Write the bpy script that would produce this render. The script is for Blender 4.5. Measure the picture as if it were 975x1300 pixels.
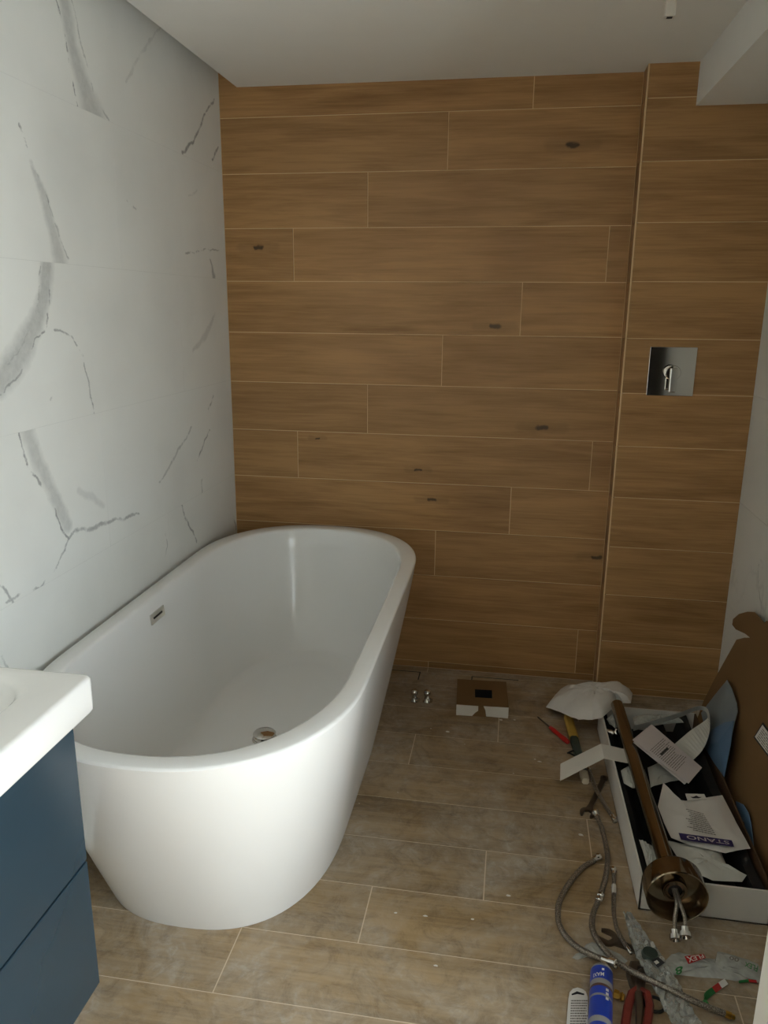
import bpy, bmesh, math, random
from mathutils import Vector, Matrix, Euler
for o in list(bpy.data.objects): bpy.data.objects.remove(o)
S = bpy.context.scene
COL = S.collection
random.seed(7)
# ------------------------------------------------------------ camera
CAM = Vector((1.18174, -3.16041, 1.54537)); ROT = Euler((1.31388, -0.00814, 0.16582), 'XYZ'); FPX = 987.6
cd = bpy.data.cameras.new('camera'); cam = bpy.data.objects.new('camera', cd); COL.objects.link(cam)
cam.location = CAM; cam.rotation_euler = ROT
cd.sensor_fit = 'VERTICAL'; cd.sensor_height = 36; cd.lens = FPX/1300*36; cd.clip_start = .02
S.camera = cam
# ------------------------------------------------------------ world, daylight, exposure
w = bpy.data.worlds.new('world'); S.world = w; w.use_nodes = True
w.node_tree.nodes['Background'].inputs[0].default_value = (.78, .88, 1, 1)
w.node_tree.nodes['Background'].inputs[1].default_value = 1.5
def area(name, loc, rot, sx, sy, e, col):
    l = bpy.data.lights.new(name, 'AREA'); l.shape = 'RECTANGLE'; l.size = sx; l.size_y = sy; l.energy = e; l.color = col
    o = bpy.data.objects.new(name, l); COL.objects.link(o); o.location = loc; o.rotation_euler = rot; return o
WY0, WY1, WZ0, WZ1 = -3.40, -2.15, .06, 1.66          # window opening in the right wall, behind the camera
area('window_daylight', (2.20, (WY0+WY1)/2, (WZ0+WZ1)/2), (0, math.radians(90), 0), WZ1-WZ0, WY1-WY0, 43, (.83, .94, 1))
sl = bpy.data.lights.new('sun', 'SUN'); sl.energy = 36; sl.angle = .02; sl.color = (.90, .96, 1)     # falls on the floor behind the camera
so = bpy.data.objects.new('sun', sl); COL.objects.link(so); so.location = (4, -2.5, 4)
so.rotation_euler = Vector((-.62, -.18, -.76)).to_track_quat('-Z', 'Y').to_euler()
S.view_settings.view_transform = 'Standard'; S.view_settings.look = 'None'
S.view_settings.exposure = 0.2; S.view_settings.gamma = 1; S.view_settings.use_curve_mapping = False

# ------------------------------------------------------------ pixel to place
RM = ROT.to_matrix()
def hit(px, ax, val):
    d = RM @ Vector(((px[0]-487.5)/FPX, -(px[1]-650)/FPX, -1))
    return CAM + d*((val-CAM[ax])/d[ax])
def fl(x, y, z=0.): return hit((x, y), 2, z)
def hitplane(px, p0, n):
    d = RM @ Vector(((px[0]-487.5)/FPX, -(px[1]-650)/FPX, -1))
    return CAM + d*((p0-CAM).dot(n)/d.dot(n))

# ------------------------------------------------------------ object helpers
def link(name, me, mat=None, parent=None, smooth=False):
    o = bpy.data.objects.new(name, me); COL.objects.link(o)
    if mat is not None and not me.materials: me.materials.append(mat)
    if parent is not None: o.parent = parent
    if smooth:
        for p in me.polygons: p.use_smooth = True
        me.set_sharp_from_angle(angle=math.radians(48))
    return o
def pyd(name, v, f, mat, parent=None, smooth=False):
    me = bpy.data.meshes.new(name); me.from_pydata([tuple(q) for q in v], [], f); me.update()
    bm = bmesh.new(); bm.from_mesh(me); bmesh.ops.recalc_face_normals(bm, faces=bm.faces); bm.to_mesh(me); bm.free()
    return link(name, me, mat, parent, smooth)
def tag(o, label=None, cat=None, group=None, kind=None):
    if label: o['label'] = label
    if cat: o['category'] = cat
    if group: o['group'] = group
    if kind: o['kind'] = kind
    return o
def empty(name, loc=(0, 0, 0)):
    o = bpy.data.objects.new(name, None); COL.objects.link(o); o.location = loc; o.empty_display_size = .05; return o
def thing(name, label, cat, group=None): return tag(empty(name), label, cat, group)
def bev(me, w, seg=2, angle=.6):
    bm = bmesh.new(); bm.from_mesh(me)
    es = [e for e in bm.edges if len(e.link_faces) == 2 and e.calc_face_angle(0) > angle]
    bmesh.ops.bevel(bm, geom=es, offset=w, segments=seg, affect='EDGES', profile=.5); bm.to_mesh(me); bm.free()
def box(name, a, b, mat, parent=None, bv=0, seg=2):
    (x0, y0, z0), (x1, y1, z1) = a, b
    v = [(x0,y0,z0),(x1,y0,z0),(x1,y1,z0),(x0,y1,z0),(x0,y0,z1),(x1,y0,z1),(x1,y1,z1),(x0,y1,z1)]
    f = [(0,3,2,1),(4,5,6,7),(0,1,5,4),(1,2,6,5),(2,3,7,6),(3,0,4,7)]
    me = bpy.data.meshes.new(name); me.from_pydata(v, [], f); me.update()
    if bv: bev(me, bv, seg)
    return link(name, me, mat, parent)
class MB:
    def __init__(s): s.v = []; s.f = []
    def add(s, v, f):
        n = len(s.v); s.v += [tuple(q) for q in v]; s.f += [tuple(i+n for i in q) for q in f]; return s
    def box(s, a, b):
        (x0, y0, z0), (x1, y1, z1) = a, b
        return s.add([(x0,y0,z0),(x1,y0,z0),(x1,y1,z0),(x0,y1,z0),(x0,y0,z1),(x1,y0,z1),(x1,y1,z1),(x0,y1,z1)],
              [(0,3,2,1),(4,5,6,7),(0,1,5,4),(1,2,6,5),(2,3,7,6),(3,0,4,7)])
    def build(s, name, mat, parent=None, smooth=False): return pyd(name, s.v, s.f, mat, parent, smooth)
def loft(rings, close_start=True, close_end=True, cyc=True):
    v = []; f = []; n = len(rings[0])
    for r in rings: v += [tuple(q) for q in r]
    for i in range(len(rings)-1):
        for j in range(n if cyc else n-1):
            k = (j+1) % n; f.append((i*n+j, i*n+k, (i+1)*n+k, (i+1)*n+j))
    if close_start: f.append(tuple(range(n))[::-1])
    if close_end: f.append(tuple((len(rings)-1)*n+j for j in range(n)))
    return v, f
def frame_from(d):
    d = Vector(d).normalized(); up = Vector((0, 0, 1)) if abs(d.z) < .95 else Vector((1, 0, 0))
    u = d.cross(up).normalized(); return d, u, u.cross(d).normalized()
def lathe(p0, d, prof, n=20, cs=True, ce=True):
    """prof: (radius, distance along d)"""
    d, u, w_ = frame_from(d); p0 = Vector(p0)
    return loft([[p0+d*t+(u*math.cos(2*math.pi*j/n)+w_*math.sin(2*math.pi*j/n))*r for j in range(n)] for r, t in prof], cs, ce)
def smooth_path(pts, n=8):
    pts = [Vector(p) for p in pts]; P = [pts[0]*2-pts[1]]+pts+[pts[-1]*2-pts[-2]]; out = []
    for i in range(1, len(P)-2):
        for k in range(n):
            t = k/n; a, b, c, d = P[i-1], P[i], P[i+1], P[i+2]
            out.append(.5*((2*b)+(c-a)*t+(2*a-5*b+4*c-d)*t*t+(3*b-a-3*c+d)*t**3))
    return out+[pts[-1]]
def tube(pts, r, n=10, sm=8):
    P = smooth_path(pts, sm) if sm else [Vector(p) for p in pts]; rings = []
    for i, p in enumerate(P):
        d = (P[min(i+1, len(P)-1)]-P[max(i-1, 0)]); d, u, w_ = frame_from(d)
        rr = r(i/(len(P)-1)) if callable(r) else r
        rings.append([p+(u*math.cos(2*math.pi*j/n)+w_*math.sin(2*math.pi*j/n))*rr for j in range(n)])
    return loft(rings)
def ribbon(pts, wid, th, side=None, sm=8):
    """flat band along pts; side = across direction"""
    P = smooth_path(pts, sm) if sm else [Vector(p) for p in pts]; rings = []
    for i, p in enumerate(P):
        d = (P[min(i+1, len(P)-1)]-P[max(i-1, 0)]).normalized()
        s = Vector(side[i] if isinstance(side, list) else side); s = (s-d*s.dot(d)).normalized(); n = d.cross(s)
        rings.append([p+s*wid/2+n*th/2, p-s*wid/2+n*th/2, p-s*wid/2-n*th/2, p+s*wid/2-n*th/2])
    return loft(rings)
def prism(pts, th, nrm=(0, 0, 1)):
    nrm = Vector(nrm); n = len(pts)
    v = [Vector(p) for p in pts]+[Vector(p)+nrm*th for p in pts]
    return v, [tuple(range(n))[::-1], tuple(range(n, 2*n))]+[(i, (i+1) % n, (i+1) % n+n, i+n) for i in range(n)]
def pillow(outline, h, c=None, rings=7, amp=.0, seed=0, base=.0, sub=3):
    """puffed bag over a flat outline"""
    rnd = random.Random(seed); P = []
    n = len(outline)
    for i in range(n):
        a, b = Vector(outline[i]), Vector(outline[(i+1) % n])
        for k in range(sub): P.append(a.lerp(b, k/sub))
    c = Vector(c) if c else sum(P, Vector())/len(P); n = len(P); rg = []
    for k in range(rings):
        t = k/rings; hh = h*math.sin(math.acos(1-t)) if k else 0
        rg.append([c+(p-c)*(1-t)+Vector((0, 0, base+hh*(1+amp*rnd.uniform(-1, 1)) if k else base+amp*h*rnd.uniform(0, .5))) for p in P])
    v, f = loft(rg, True, True)
    return v, f
def rrect(cx, cy, hx, hy, r, z, n=6):
    out = []
    for k, (sx, sy) in enumerate(((1, 1), (-1, 1), (-1, -1), (1, -1))):
        for i in range(n+1):
            a = math.pi/2*(k+i/n); out.append(Vector((cx+sx*(hx-r)+r*math.cos(a), cy+sy*(hy-r)+r*math.sin(a), z)))
    return out
def textmesh(txt, bold=0.0):
    c = bpy.data.curves.new('lettering', 'FONT'); c.body = txt; c.offset = bold; c.resolution_u = 3
    o = bpy.data.objects.new('lettering_tmp', c); COL.objects.link(o)
    bpy.context.view_layer.update()
    dg = bpy.context.evaluated_depsgraph_get()
    me = bpy.data.meshes.new_from_object(o.evaluated_get(dg)); bpy.data.objects.remove(o); return me
def text_fit(txt, fn, mat, parent, name='lettering', bold=0.01):
    """fn maps (u,v) in the unit square to a point"""
    me = textmesh(txt, bold)
    xs = [v.co.x for v in me.vertices]; ys = [v.co.y for v in me.vertices]
    x0, x1, y0, y1 = min(xs), max(xs), min(ys), max(ys)
    for v in me.vertices: v.co = fn((v.co.x-x0)/(x1-x0), (v.co.y-y0)/(y1-y0))
    me.materials.clear(); return link(name, me, mat, parent)
def bilin(bl, br, tr, tl, up=(0, 0, 0)):
    bl, br, tr, tl, up = map(Vector, (bl, br, tr, tl, up))
    return lambda u, v: (bl*(1-u)+br*u)*(1-v)+(tl*(1-u)+tr*u)*v+up
def print_lines(fn, rows, mat, parent, name='printed_text', seed=1, u0=.08, u1=.92, thick=.45):
    rnd = random.Random(seed); m = MB()
    for i, v0 in enumerate(rows):
        v1 = v0+thick*(rows[1]-rows[0] if len(rows) > 1 else .05); u = u0; e = u1-rnd.uniform(0, .25)
        while u < e:
            l = rnd.uniform(.04, .14); b = min(u+l, e); m.add([fn(u, v0), fn(b, v0), fn(b, v1), fn(u, v1)], [(0, 1, 2, 3)]); u = b+.018
    return m.build(name, mat, parent)

# ------------------------------------------------------------ materials
def lin(c): return tuple(((q/255)/12.92 if q/255 <= .04045 else ((q/255+.055)/1.055)**2.4) for q in c)+(1,)
class NT:
    def __init__(s, name):
        s.m = bpy.data.materials.new(name); s.m.use_nodes = True; s.t = s.m.node_tree; s.n = s.t.nodes; s.l = s.t.links
        s.b = s.n['Principled BSDF']
    def new(s, t, **k):
        n = s.n.new(t)
        for a, b in k.items(): setattr(n, a, b)
        return n
    def math(s, op, a, b=None, clamp=False):
        n = s.new('ShaderNodeMath', operation=op, use_clamp=clamp)
        for i, q in enumerate((a, b)):
            if q is None: continue
            if isinstance(q, (int, float)): n.inputs[i].default_value = q
            else: s.l.new(q, n.inputs[i])
        return n.outputs[0]
    def mix(s, f, a, b, mode='MIX'):
        n = s.new('ShaderNodeMix', data_type='RGBA', blend_type=mode)
        for i, q in ((0, f), (6, a), (7, b)):
            if isinstance(q, (int, float)): n.inputs[i].default_value = q
            elif isinstance(q, tuple): n.inputs[i].default_value = q
            else: s.l.new(q, n.inputs[i])
        return n.outputs[2]
    def noise(s, vec, scale, detail=4, rough=.55, dist=0):
        n = s.new('ShaderNodeTexNoise'); n.inputs['Scale'].default_value = scale; n.inputs['Detail'].default_value = detail
        n.inputs['Roughness'].default_value = rough; n.inputs['Distortion'].default_value = dist
        if vec is not None: s.l.new(vec, n.inputs['Vector'])
        return n
    def ramp(s, f, stops):
        n = s.new('ShaderNodeValToRGB'); e = n.color_ramp.elements
        while len(e) < len(stops): e.new(.5)
        for q, (p, c) in zip(e, stops): q.position = p; q.color = c
        s.l.new(f, n.inputs[0]); return n.outputs[0]
    def pos(s): return s.new('ShaderNodeNewGeometry').outputs['Position']
    def mapping(s, vec, scale, loc=None):
        n = s.new('ShaderNodeMapping'); n.inputs['Scale'].default_value = scale; s.l.new(vec, n.inputs['Vector'])
        if loc is not None: s.l.new(loc, n.inputs['Location'])
        return n.outputs[0]
    def bump(s, h, st, dist=.01):
        n = s.new('ShaderNodeBump'); n.inputs['Strength'].default_value = st; n.inputs['Distance'].default_value = dist
        s.l.new(h, n.inputs['Height']); s.l.new(n.outputs[0], s.b.inputs['Normal'])
    def set(s, **k):
        nm = dict(col='Base Color', rough='Roughness', metal='Metallic', spec='Specular IOR Level', trans='Transmission Weight', ior='IOR', alpha='Alpha', coat='Coat Weight')
        for a, b in k.items():
            if isinstance(b, (int, float, tuple)): s.b.inputs[nm[a]].default_value = b
            else: s.l.new(b, s.b.inputs[nm[a]])
        return s
def plain(name, c, rough=.5, metal=0., var=.08, vscale=30, bump=0., spec=.5):
    t = NT(name); nz = t.noise(t.pos(), vscale, 3)
    c = lin(c); d = tuple(q*(1-var*2) for q in c[:3])+(1,)
    t.set(col=t.mix(nz.outputs[0], d, c), rough=rough, metal=metal, spec=spec)
    if bump: t.bump(nz.outputs[0], bump, .004)
    return t.m
# group: intensity of a soft stroke between two points
def stroke_group():
    g = bpy.data.node_groups.new('stroke', 'ShaderNodeTree')
    for nm, ty in (('P', 'NodeSocketVector'), ('A', 'NodeSocketVector'), ('BA', 'NodeSocketVector'), ('I', 'NodeSocketFloat'), ('Wa', 'NodeSocketFloat'), ('Wd', 'NodeSocketFloat'), ('S', 'NodeSocketFloat'), ('In', 'NodeSocketFloat')):
        g.interface.new_socket(nm, in_out='INPUT', socket_type=ty)
    g.interface.new_socket('Out', in_out='OUTPUT', socket_type='NodeSocketFloat')
    i = g.nodes.new('NodeGroupInput'); o = g.nodes.new('NodeGroupOutput'); L = g.links.new
    def vm(op, a, b):
        n = g.nodes.new('ShaderNodeVectorMath'); n.operation = op; L(a, n.inputs[0])
        if op == 'SCALE': L(b, n.inputs['Scale'])
        elif b is not None: L(b, n.inputs[1])
        return n
    def m(op, a, b, cl=False):
        n = g.nodes.new('ShaderNodeMath'); n.operation = op; n.use_clamp = cl
        for k, q in enumerate((a, b)):
            if q is None: continue
            if isinstance(q, (int, float)): n.inputs[k].default_value = q
            else: L(q, n.inputs[k])
        return n.outputs[0]
    pa = vm('SUBTRACT', i.outputs['P'], i.outputs['A']).outputs[0]
    h = m('MULTIPLY', vm('DOT_PRODUCT', pa, i.outputs['BA']).outputs['Value'], i.outputs['I'], True)
    d = vm('LENGTH', vm('SUBTRACT', pa, vm('SCALE', i.outputs['BA'], h).outputs[0]).outputs[0], None).outputs['Value']
    wd = m('ADD', i.outputs['Wa'], m('MULTIPLY', i.outputs['Wd'], h))
    q = m('SUBTRACT', 1.0, m('DIVIDE', d, wd), True)
    q = m('MINIMUM', m('MULTIPLY', q, 1.6), 1.0)
    L(m('MAXIMUM', m('MULTIPLY', q, i.outputs['S']), i.outputs['In']), o.inputs[0]); return g
STROKE = stroke_group()
def strokes(t, vec, segs):
    """segs: (A, B, wa, wb, s) in metres"""
    last = None
    for A, B, wa, wb, s in segs:
        n = t.new('ShaderNodeGroup'); n.node_tree = STROKE; t.l.new(vec, n.inputs['P'])
        BA = Vector(B)-Vector(A); n.inputs['A'].default_value = A; n.inputs['BA'].default_value = BA
        n.inputs['I'].default_value = 1/max(BA.length_squared, 1e-8); n.inputs['Wa'].default_value = wa; n.inputs['Wd'].default_value = wb-wa; n.inputs['S'].default_value = s
        if last is not None: t.l.new(last, n.inputs['In'])
        last = n.outputs[0]
    return last
def chain(pts, s, px2m=.0024):
    """pts: (x, y, halfwidth) pixels on the left wall"""
    out = []
    for (a, b, c), (d, e, f) in zip(pts, pts[1:]):
        A = hit((a, b), 0, 0); B = hit((d, e), 0, 0); out.append((A, B, max(c*px2m*1.35, .0044), max(f*px2m*1.35, .0044), min(.8, s*1.35)))
    return out
def marble(name, segs=None, base=(232, 232, 226), free=False):
    t = NT(name); P = t.pos()
    nz = t.noise(P, 9, 5, .65); off = t.new('ShaderNodeVectorMath', operation='SUBTRACT'); t.l.new(nz.outputs['Color'], off.inputs[0]); off.inputs[1].default_value = (.5, .5, .5)
    sc = t.new('ShaderNodeVectorMath', operation='SCALE'); t.l.new(off.outputs[0], sc.inputs[0]); sc.inputs['Scale'].default_value = .05
    ad = t.new('ShaderNodeVectorMath', operation='ADD'); t.l.new(P, ad.inputs[0]); t.l.new(sc.outputs[0], ad.inputs[1])
    cloud = t.noise(P, 2.2, 4, .5)
    col = t.mix(t.ramp(cloud.outputs[0], [(.45, (0, 0, 0, 1)), (.75, (1, 1, 1, 1))]), lin(base), lin(tuple(q*.955 for q in base)))
    fine = t.noise(P, 45, 4, .7)
    br = t.math('ADD', t.math('MULTIPLY', fine.outputs[0], 1.1), .45)
    if segs: v = strokes(t, ad.outputs[0], segs)
    if free or not segs:
        sv = v if segs else None
        vn = t.noise(P, 1.6, 5, .6, 1.2)
        v = t.math('MULTIPLY', t.math('SUBTRACT', 1, t.math('MULTIPLY', t.math('ABSOLUTE', t.math('SUBTRACT', vn.outputs[0], .5)), 45), True), .3)
        gate = t.noise(P, 1.1, 2); v = t.math('MULTIPLY', v, t.ramp(gate.outputs[0], [(.5, (0, 0, 0, 1)), (.62, (1, 1, 1, 1))]))
        if sv is not None: v = t.math('MAXIMUM', v, sv)
    v = t.math('MULTIPLY', v, br, True)
    t.set(col=t.mix(v, col, lin((96, 98, 96))), rough=.32, spec=.35); return t.m
def woodtile(name, light, dark, dusty=0., knots=(), rough=.5):
    t = NT(name); P = t.pos(); oi = t.new('ShaderNodeObjectInfo')
    rnd = t.math('MULTIPLY', oi.outputs['Random'], 53.0)
    cv = t.new('ShaderNodeCombineXYZ'); t.l.new(rnd, cv.inputs[0]); t.l.new(rnd, cv.inputs[1]); t.l.new(rnd, cv.inputs[2])
    g1 = t.noise(t.mapping(P, (2.2, 26, 26), cv.outputs[0]), 1.0, 6, .62, .6)
    g2 = t.noise(t.mapping(P, (5, 150, 150), cv.outputs[0]), 1.0, 3, .6)
    g3 = t.noise(t.mapping(P, (1.3, 6, 6), cv.outputs[0]), 1.0, 3, .5, .8)
    f = t.math('ADD', t.math('ADD', t.math('MULTIPLY', g1.outputs[0], .5), t.math('MULTIPLY', g2.outputs[0], .28)), t.math('MULTIPLY', g3.outputs[0], .34))
    col = t.ramp(f, [(.39, lin(dark)), (.52, lin(tuple((a*.55+b*.45) for a, b in zip(light, dark)))), (.65, lin(light))])
    hv = t.new('ShaderNodeHueSaturation'); t.l.new(col, hv.inputs['Color'])
    t.l.new(t.math('ADD', t.math('MULTIPLY', oi.outputs['Random'], .16), .92), hv.inputs['Value']); col = hv.outputs[0]
    if knots:
        segs = []
        for (x, y, r) in knots:
            p = hit((x, y), 1, 0); segs.append((p-Vector((r*1.2, 0, 0)), p+Vector((r*1.2, 0, 0)), r, r, .85)); segs.append((p-Vector((r*6, 0, 0)), p+Vector((r*6, 0, 0)), r*2, r*2, .18))
        nz = t.noise(P, 30, 2); of = t.new('ShaderNodeVectorMath', operation='MULTIPLY_ADD'); t.l.new(nz.outputs['Color'], of.inputs[0]); of.inputs[1].default_value = (.02, .02, .02)
        of2 = t.new('ShaderNodeVectorMath', operation='SUBTRACT'); t.l.new(P, of2.inputs[0]); of2.inputs[1].default_value = (.01, .01, .01); t.l.new(of2.outputs[0], of.inputs[2])
        col = t.mix(strokes(t, of.outputs[0], segs), col, lin(tuple(q*.35 for q in dark)))
    if dusty:
        d1 = t.noise(P, 3.2, 6, .68, .7); d2 = t.noise(P, 22, 5, .7, 1.5)
        m1 = t.ramp(d1.outputs[0], [(.38, (0, 0, 0, 1)), (.68, (1, 1, 1, 1))]); m2 = t.ramp(d2.outputs[0], [(.47, (0, 0, 0, 1)), (.66, (1, 1, 1, 1))])
        mm = t.math('ADD', t.math('MULTIPLY', m1, .5), t.math('MULTIPLY', t.math('MULTIPLY', m1, m2), .45))
        col = t.mix(t.math('MULTIPLY', mm, dusty, True), col, lin((186, 176, 162)))
        d3 = t.noise(P, 11, 7, .75, 1.2); sp = t.ramp(d3.outputs[0], [(.34, (.62, .60, .58, 1)), (.52, (1, 1, 1, 1)), (.72, (1.0, 1.0, 1.0, 1))])
        col = t.mix(.8, col, sp, 'MULTIPLY')
        t.set(rough=t.math('ADD', t.math('MULTIPLY', mm, .25), rough, True))
    else: t.set(rough=rough)
    t.set(col=col, spec=.4); t.bump(f, .12, .002); return t.m
M = {}
M['wood'] = woodtile('oak_wall_tile', (178, 136, 88), (134, 97, 57), 0, [(328,314,.012),(727,184,.014),(688,543,.014),(548,635,.010),(758,708,.012),(531,597,.008),(628,414,.012),(403,556,.006)], .42)
M['floor'] = woodtile('oak_floor_tile', (170, 143, 105), (122, 99, 68), 1.0, (), .45)
M['grout'] = plain('beige_grout', (226, 196, 152), .9)
M['grout_floor'] = plain('floor_grout', (218, 199, 172), .9)
M['grout_white'] = plain('white_grout', (226, 226, 220), .8)
M['paint'] = plain('white_paint', (232, 230, 224), .75, var=.02, vscale=8)
M['plaster'] = plain('grey_plaster', (170, 166, 158), .9)
M['tub'] = plain('white_acrylic', (243, 242, 239), .14, var=.003)
M['ceramic'] = plain('white_ceramic', (238, 236, 232), .1, var=.005)
M['blue'] = plain('blue_lacquer', (40, 60, 72), .22, var=.08, vscale=5)
M['bluein'] = plain('dark_gap', (20, 30, 38), .6)
M['chrome'] = plain('chrome', (214, 210, 204), .07, 1, .02)
M['reflect_tint'] = plain('reflection_tinted_metal', (146, 132, 112), .13, 1, .04)  # tap chrome, with brown wood reflections put into the base colour
M['steel'] = plain('tool_steel', (116, 104, 92), .42, .85, .2)
M['black'] = plain('black_foam', (16, 16, 17), .8, 0, .2, 60, .3)
M['blackrub'] = plain('black_rubber', (18, 18, 18), .5)
M['card'] = plain('brown_cardboard', (122, 90, 52), .85, 0, .06, 12)
M['cardedge'] = plain('cardboard_edge', (88, 62, 36), .9)
M['white'] = plain('white_board', (218, 212, 202), .7, 0, .03)
M['paper'] = plain('paper_white', (222, 216, 208), .7, 0, .03)
M['paperpink'] = plain('leaflet_paper', (214, 204, 202), .7, 0, .03)
M['ink'] = plain('grey_ink', (120, 112, 104), .8)
M['inkdark'] = plain('dark_ink', (40, 38, 40), .8)
M['purple'] = plain('purple_print', (48, 34, 92), .6)
M['yellow'] = plain('yellow_handle', (206, 164, 74), .5, 0, .1)
M['dgreen'] = plain('dark_green_grip', (62, 74, 66), .5, 0, .2, 60)
M['cream'] = plain('cream_plastic', (214, 204, 180), .5)
M['red'] = plain('red_plastic', (188, 34, 30), .35)
M['wornred'] = plain('worn_red_grip', (138, 52, 42), .45, 0, .25, 40)
M['brass'] = plain('brass', (190, 150, 70), .3, 1)
M['cartblue'] = plain('cartridge_blue', (38, 66, 170), .3)
M['cartgrey'] = plain('cartridge_grey', (150, 148, 146), .4)
M['cartbrown'] = plain('cartridge_brown', (96, 62, 52), .4)
M['green'] = plain('green_print', (40, 118, 56), .5)
M['lightblue'] = plain('pale_blue_film', (132, 142, 146), .4, 0, .08, 12)
M['blueprint'] = plain('blue_film', (98, 128, 158), .4, 0, .1, 12)
M['foam'] = plain('foam_sheet', (204, 202, 192), .6, 0, .06, 25, .25)
def film(name, c, alpha, rough=.25):
    t = NT(name); nz = t.noise(t.pos(), 38, 2, .5, .6)
    a = t.math('ADD', t.math('MULTIPLY', t.math('SUBTRACT', nz.outputs[0], .5), .5), alpha, True)
    t.set(col=lin(c), rough=rough, alpha=a); t.bump(nz.outputs[0], .5, .006); return t.m
M['clear'] = film('clear_film', (196, 198, 192), .42, .12)
M['bag'] = film('translucent_bag', (206, 206, 198), .6, .25)
def braided():
    t = NT('braided_steel'); wv = t.new('ShaderNodeTexVoronoi'); wv.inputs['Scale'].default_value = 420; t.l.new(t.pos(), wv.inputs['Vector'])
    c = t.ramp(wv.outputs['Distance'], [(0, lin((208, 200, 188))), (.6, lin((118, 110, 100)))])
    t.set(col=c, metal=.8, rough=.35); t.bump(wv.outputs['Distance'], .4, .002); return t.m
M['braid'] = braided()
def glassy():
    t = NT('window_glass'); n = t.n; n.remove(t.b); tr = t.new('ShaderNodeBsdfTransparent'); gl = t.new('ShaderNodeBsdfGlossy'); gl.inputs['Roughness'].default_value = .02
    mx = t.new('ShaderNodeMixShader'); mx.inputs[0].default_value = .06; t.l.new(tr.outputs[0], mx.inputs[1]); t.l.new(gl.outputs[0], mx.inputs[2]); t.l.new(mx.outputs[0], n['Material Output'].inputs[0]); return t.m
M['glass'] = glassy()

# left wall veins, one list for each course of marble tiles
V = {}
V[0] = chain([(68,-10,1),(80,30,1.2),(86,70,1.2),(97,125,1.2),(100,140,1)], .5)+chain([(80,-10,11),(92,60,12),(106,105,15),(120,150,24)], .24)+chain([(90,-5,1),(105,60,1),(120,120,1),(140,155,1)], .28)+chain([(205,30,1),(190,50,2),(170,85,3),(160,105,2)], .13)+chain([(272,126,2),(262,141,2),(253,163,2.5),(244,180,2.5),(232,194,3)], .5)+chain([(277,186,2),(270,202,2.5)], .5)
V[1] = chain([(25,156,1),(32,180,1.5),(39,202,1.2),(51,230,1.5),(64,265,1.2)], .42)+chain([(40,208,3),(53,244,7),(67,294,9),(77,332,12)], .22)+chain([(64,265,1),(75,300,1),(86,326,1)], .28)+chain([(154,244,1),(161,255,1.2),(172,266,1)], .28)+chain([(235,323,2),(255,318,1.5),(283,317,1)], .35)+chain([(266,330,2),(272,352,6)], .4)+chain([(250,240,2),(240,250,1)], .12)
V[2] = chain([(61,330,11),(58,370,10),(50,400,11),(35,430,16),(15,465,16),(-8,500,10)], .27)+chain([(52,340,1),(50,375,1.5),(45,402,1.5),(25,440,1.5),(5,470,1.5)], .35)+chain([(66,340,1),(62,385,1.5),(58,420,1.5),(45,432,1.5),(38,455,1.5),(20,480,1.5),(0,503,1.5)], .45)+chain([(58,420,1.2),(75,421,1.2),(90,428,1.2),(105,450,1),(112,480,1),(119,525,1)], .38)+chain([(70,492,1),(64,508,1.2)], .2)+chain([(273,400,3),(262,425,6),(245,447,3)], .16)
V[3] = chain([(24,545,1),(35,590,1.5),(55,620,1.5),(70,645,1.8),(78,670,1.5),(87,688,1.5)], .48)+chain([(33,540,10),(50,590,10),(70,630,9),(86,668,9)], .22)+chain([(87,688,1.5),(95,675,2.5),(120,668,3),(150,660,2.5),(177,650,1.5)], .38)+chain([(88,685,1.5),(80,705,1.2),(68,730,1.5),(50,745,2),(30,750,2),(8,765,2)], .36)+chain([(-2,740,1.5),(16,764,2)], .4)+chain([(100,622,5),(132,642,4)], .12)+chain([(243,543,2),(228,570,2.5),(210,600,2),(203,612,1.5)], .26)+chain([(266,545,1.5),(257,565,1.8),(250,585,2)], .45)+chain([(271,503,2),(265,518,2)], .35)+chain([(256,608,1.5),(257,626,2)], .35)+chain([(274,620,1.5),(262,629,1.5)], .35)
V[4] = chain([(231,641,2),(236,660,2),(245,675,2),(250,687,1.5)], .42)+chain([(210,675,1.2),(213,695,1.5),(208,715,1)], .28)+chain([(-2,828,1.5),(8,848,1.5)], .3)+chain([(297,655,1),(300,672,2)], .4)

# ------------------------------------------------------------ the room
Z0 = 2.2505; PT = .202; G = .0032; XS = 1.577; SY = -.098; W = 2.0535; CZ = 2.358; REAR = -4.45; TOP = 2.50
def struct(o): o['kind'] = 'structure'; return o
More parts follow.
